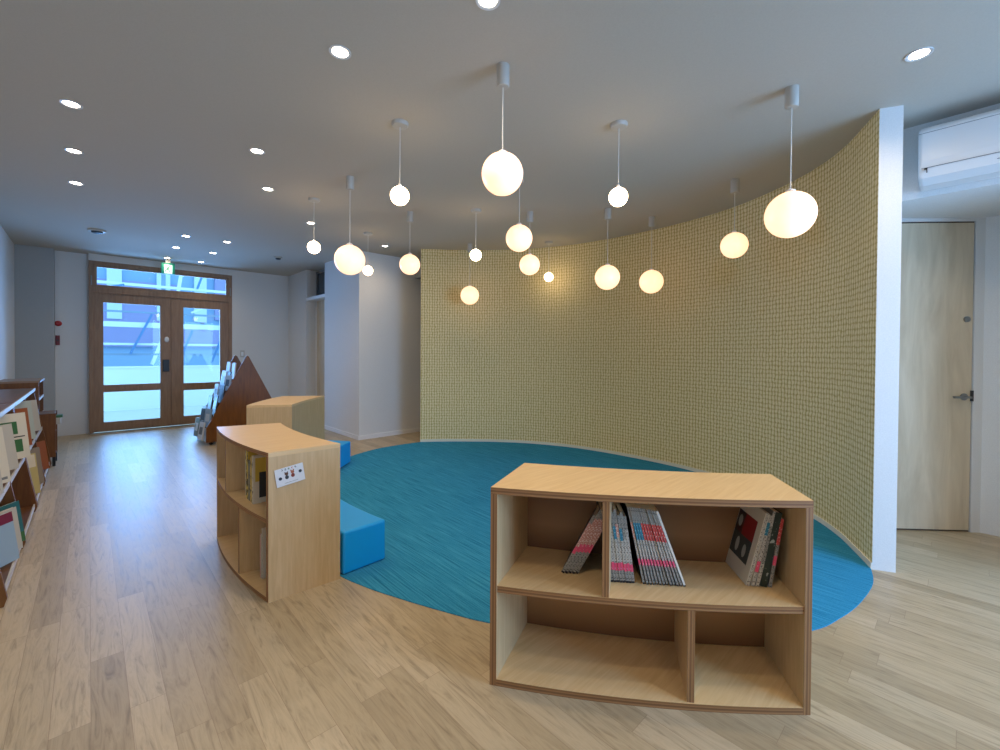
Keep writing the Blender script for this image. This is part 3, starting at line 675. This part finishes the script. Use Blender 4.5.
# ------------------------------------------------------------------ brown display shelves along the left wall
def shelf_unit(label, v0, v1):
    t = thing('display_shelf', label, 'shelf', (-.5, (v0+v1)/2, 0)); hl = (v1-v0)/2
    def fx(z): return -.31-.11*(z/.82)+.5
    side = [(-.224, .0), (fx(0)+.005, 0), (fx(.04)+.022, .04), (fx(.82), .82), (-.224, .82)]
    for y in (-hl, -.011, hl-.022):
        b = MB(); b.prism(side, y, y+.022, axis='y'); b.build('upright', M_DARKW, t, bevel=.002)
    b = MB(); b.box((-.225, -hl, .82), (fx(.82)+.005, hl, .845)); b.build('top_board', M_DARKH, t)
    b = MB(); b.box((fx(.82)+.005, -hl, .818), (fx(.82)+.013, hl, .847)); b.build('edge_strip', mat('pale_edge', (196, 190, 182), .35), t)
    for z, zz in ((.05, 'bottom'), (.43, 'middle')):
        for y in (-hl+.022, .011):
            b = MB(); b.box((-.2, y, z-.02), (fx(z)+.002, y+hl-.033, z)); s_ = b.build('shelf_board', M_DARKH, t)
            b = MB(); b.box((fx(z)+.002, y, z-.022), (fx(z)+.010, y+hl-.033, z+.012)); b.build('edge_strip', mat('pale_edge'), s_)
    b = MB(); b.box((-.224, -hl+.022, .03), (-.21, hl-.022, .82)); b.build('back_panel', M_DARKW, t)
    return t
shelf_unit('brown slanted display shelf nearest the camera along the left wall', 3.17, 4.90)
shelf_unit('second brown slanted display shelf along the left wall, behind the first', 4.92, 6.62)
# face-out books leaning back on the slanted shelves: width along the wall, thin across
M_BG = mat('cover_lightblue', (150, 176, 196), .4); M_PUR = mat('band_purple', (120, 30, 66), .5); M_TEAL = mat('cover_teal', (34, 104, 112), .4); M_WHT = mat('cover_white', (188, 184, 174), .4)
M_ORG = mat('cover_orange', (150, 84, 48), .45); M_GRN = mat('print_green', (52, 104, 62), .5)
def faceout(v, z, w_, h, th_, cov, label, extra=None, out=.03, yaw=-33, lean=-8):
    x = -.31-.11*(z/.82)+out-w_/2*math.sin(R(-yaw))-th_
    t = thing('picture_book', label, 'book', (x, v, z+.013), 0, 'books standing face out on the left wall shelves')
    t.rotation_euler = (0, R(lean), R(yaw))
    b = MB(); b.box((0, -w_/2, 0), (.002, w_/2, h)); b.box((th_-.002, -w_/2, 0), (th_, w_/2, h)); b.box((.002, -w_/2, 0), (th_-.002, -w_/2+.002, h)); b.build('cover', cov, t)
    b = MB(); b.box((.002, -w_/2+.002, .002), (th_-.002, w_/2-.003, h-.002)); b.build('pages', M_PAPER, t)
    for (y0, y1, z0, z1, m) in extra or []:
        b = MB(); b.box((th_, y0, z0), (th_+.0008, y1, z1)); b.build('cover_print', m, t)
    return t
faceout(3.56, .052, .25, .27, .02, M_BG, 'light blue book with a purple band on the bottom shelf, nearest the camera', extra=[(-.125, .125, .215, .27, M_PUR)])
faceout(3.74, .052, .24, .25, .018, M_WHT, 'white book between the light blue and the teal one on the bottom shelf')
faceout(3.90, .052, .2, .25, .018, M_TEAL, 'teal green book at the far end of the bottom shelf group', extra=[(-.1, .1, 0, .06, M_GRN)])
faceout(3.50, .444, .28, .33, .016, M_WHT, 'large pale book nearest the camera on the middle shelf', extra=[(.06, .12, .02, .035, M_GREYC)])
faceout(3.80, .444, .28, .33, .014, M_CREAM, 'pale book behind the nearest one on the middle shelf', extra=[(.06, .12, .02, .035, M_GREYC)])
faceout(4.22, .444, .24, .30, .014, M_WHT, 'white book just before the cream book with green prints on the middle shelf', out=.03)
faceout(4.62, .444, .3, .33, .016, M_CREAM, 'cream picture book with big green printed shapes on the middle shelf', extra=[(.0, .11, .05, .14, M_GRN), (-.02, .09, .18, .27, M_GRN), (-.1, .13, .155, .163, M_COVD)], yaw=-48, out=.06)
faceout(5.20, .444, .26, .31, .014, M_ORG, 'orange brown picture book on the middle shelf behind the green printed one', extra=[(-.04, .06, .14, .24, M_CREAM)], yaw=-45)
faceout(5.55, .444, .28, .34, .016, mat('cover_sage', (176, 186, 180), .4), 'pale sage book with dark edge on the middle shelf of the farther unit', extra=[(-.14, -.08, 0, .34, M_COVD)], yaw=-45)
faceout(6.1, .444, .26, .3, .014, M_WHT, 'white book farthest along the middle shelf')
faceout(5.12, .052, .3, .33, .02, mat('cover_straw', (190, 176, 122), .45), 'straw yellow book on the bottom shelf of the farther unit', extra=[(-.14, .14, .22, .32, M_CREAM)], yaw=-45)
faceout(5.50, .052, .26, .32, .016, mat('cover_greybrown', (138, 128, 118), .45), 'grey brown book behind the straw yellow one on the bottom shelf', yaw=-40)
faceout(6.15, .052, .22, .28, .016, M_ORG, 'brown orange book at the far end of the bottom shelf')

t = thing('low_book_stand', 'low dark brown book stand on feet at the end of the slanted shelves', 'shelf', (-.33, 6.82, 0))
for y in (-.17, .15):
    b = MB(); b.box((-.1, y, .10), (.068, y+.02, .565)); b.build('side_panel', M_DARKW, t)
for z in (.1, .34, .545):
    b = MB(); b.box((-.1, -.15, z), (.06, .15, z+.018)); b.build('shelf_board', M_DARKH, t)
for x in (-.08, .04):
    for y in (-.16, .14): b = MB(); b.box((x, y, 0), (x+.025, y+.025, .10)); b.build('foot', M_BLACK, t)
o = thing('leaflet_holder', 'small white and green leaflet sticking out from the low brown book stand', 'leaflet', (-.262, 6.78, .44))
b = MB(); b.box((.001, -.06, 0), (.035, .06, .07)); b.build('leaflet', M_WHT, o); b = MB(); b.box((.001, -.06, .07), (.05, .06, .095)); b.build('green_top', M_GRN, o)

t = thing('low_bookcase', 'brown bookcase with pale shelf edges standing in the far left corner', 'bookcase', (-.56, 7.35, 0))
for y in (-.33, .31):
    b = MB(); b.box((-.165, y, 0), (.155, y+.02, .88)); b.build('side_panel', M_DARKW, t)
b = MB(); b.box((-.165, -.33, .88), (.165, .33, .90)); b.build('top_board', mat('pale_brown_top', (150, 122, 98), .4), t)
for z in (.05, .28, .5, .7):
    b = MB(); b.box((-.15, -.31, z-.02), (.15, .31, z)); s_ = b.build('shelf_board', M_DARKH, t)
    b = MB(); b.box((.15, -.31, z-.02), (.158, .31, z+.006)); b.build('edge_strip', mat('pale_edge'), s_)
b = MB(); b.box((-.165, -.31, .03), (-.15, .31, .88)); b.build('back_panel', M_DARKW, t)

# ------------------------------------------------------------------ little wall fittings
t = thing('fire_alarm_lamp', 'round red fire alarm lamp on the wall left of the entrance', 'alarm', (-.318, 8.9, 1.62))
b = MB(); b.lathe([(.05, 0), (.05, -.02)], n=20, axis='y'); b.build('mount', M_PLAST, t, smooth=True)
b = MB(); b.lathe([(.04, -.02), (.038, -.05), (.02, -.065)], n=20, axis='y'); b.build('red_dome', M_RED, t, smooth=True)
t = thing('fire_alarm_button', 'small dark red alarm plate below the round red lamp', 'alarm', (-.325, 8.9, 1.38))
b = MB(); b.box((-.022, -.02, -.07), (.022, 0, .07)); b.build('plate', mat('dull_red', (120, 30, 34), .4), t, bevel=.004)
b = MB(); b.lathe([(.012, -.02), (.012, -.026)], n=14, axis='y'); b.build('push_button', M_DGREY, t)
t = thing('light_switch', 'pale switch plate on the wall right of the entrance door', 'switch', (1.985, 8.8, 1.19))
b = MB(); b.box((-.035, -.008, -.06), (.035, 0, .06)); b.build('plate', M_PLAST2, t, bevel=.003)
b = MB(); b.box((-.018, -.012, -.035), (.018, -.008, .035)); b.build('rocker', M_PLAST, t)

# ------------------------------------------------------------------ outside the entrance
b = MB(); b.box((-12, 9.0, -.15), (14, 34, -.02)); structure('ground', b, plaster('pale_paving', (206, 212, 214)))
b = MB(); b.box((-6, 12.0, -.02), (8, 12.14, .87)); b.box((-6, 11.98, .87), (8, 12.16, .90))
tag(b.build('street_barrier', mat('barrier_white', (236, 244, 244), .6)), 'low white barrier wall outside beyond the glass doors', 'wall')
t = thing('street_building', 'blue grey and mauve building across the street seen through the glass doors', 'building', (1, 18, 0))
b = MB(); b.box((-11, 0, 0), (11, 4, 7)); b.build('facade', mat('facade_blue', (140, 178, 214), .7), t)
for x0, x1, z0, z1 in ((-1.5, 1.2, 2.0, 3.4), (-1.3, 3.2, 1.35, 1.95), (2.2, 5.0, 2.3, 4.3), (3.6, 6, .9, 2.0), (-5, -2.5, 2.2, 3.6)):
    b = MB(); b.box((x0, -.12, z0), (x1, .01, z1)); b.build('mauve_panel', mat('panel_mauve', (150, 152, 200), .7), t)
for x in (-3.8, -.6, .6, 1.6, 3.4, 5.6):
    b = MB(); b.box((x, -.16, 2.2), (x+.35, -.02, 4.6)); b.build('window_strip', mat('strip_pale', (206, 226, 240), .4), t)
t = thing('street_arcade_frame', 'white steel frame with slanting struts and level beams outside the glass doors', 'canopy', (1, 13.4, 0))
M_SW = mat('steel_white', (226, 240, 246), .5); M_SG = mat('steel_bluegrey', (130, 160, 190), .5)
for z, h_, m_ in ((1.78, .12, M_SW), (2.12, .04, M_SG), (1.36, .05, M_SW), (1.12, .05, M_SG), (2.75, .06, M_SW), (3.2, .05, M_SW), (3.5, .05, M_SG)):
    b = MB(); b.box((-5, -.04, z), (6, .04, z+h_)); b.build('beam', m_, t)
for x in (-3.2, -1.5, .1, 1.8, 3.4, 5.0):
    b = MB(); b.obar((x, 0, .9), (x+.45, 0, 2.2), .07, .07); b.obar((x+.45, 0, 2.2), (x+.7, .0, 4.0), .07, .07); b.build('strut', M_SW, t)
    b = MB(); b.box((x+.2, .06, 0), (x+.28, .14, 4.2)); b.build('post', M_SG, t)
for x in (-2.4, .9, 2.6):
    b = MB(); b.obar((x, .1, 2.2), (x+1.3, .1, 2.9), .05, .05); b.build('brace', M_SW, t)
M_ST = mat('steel_blue', (84, 136, 190), .5)
for x0, z0, x1, z1 in ((-1.9, 2.3, -.4, 2.75), (-1.2, 1.15, -.9, 2.1), (-.3, 1.15, .1, 2.1), (.6, .92, .9, 1.75), (1.3, .92, 1.7, 2.1), (-.9, 3.2, .7, 3.7), (1.0, 2.8, 1.25, 3.6), (2.1, 1.2, 2.4, 2.7)):
    b = MB(); b.obar((x0, -.1, z0), (x1, -.1, z1), .045, .045); b.build('brace', M_ST, t)
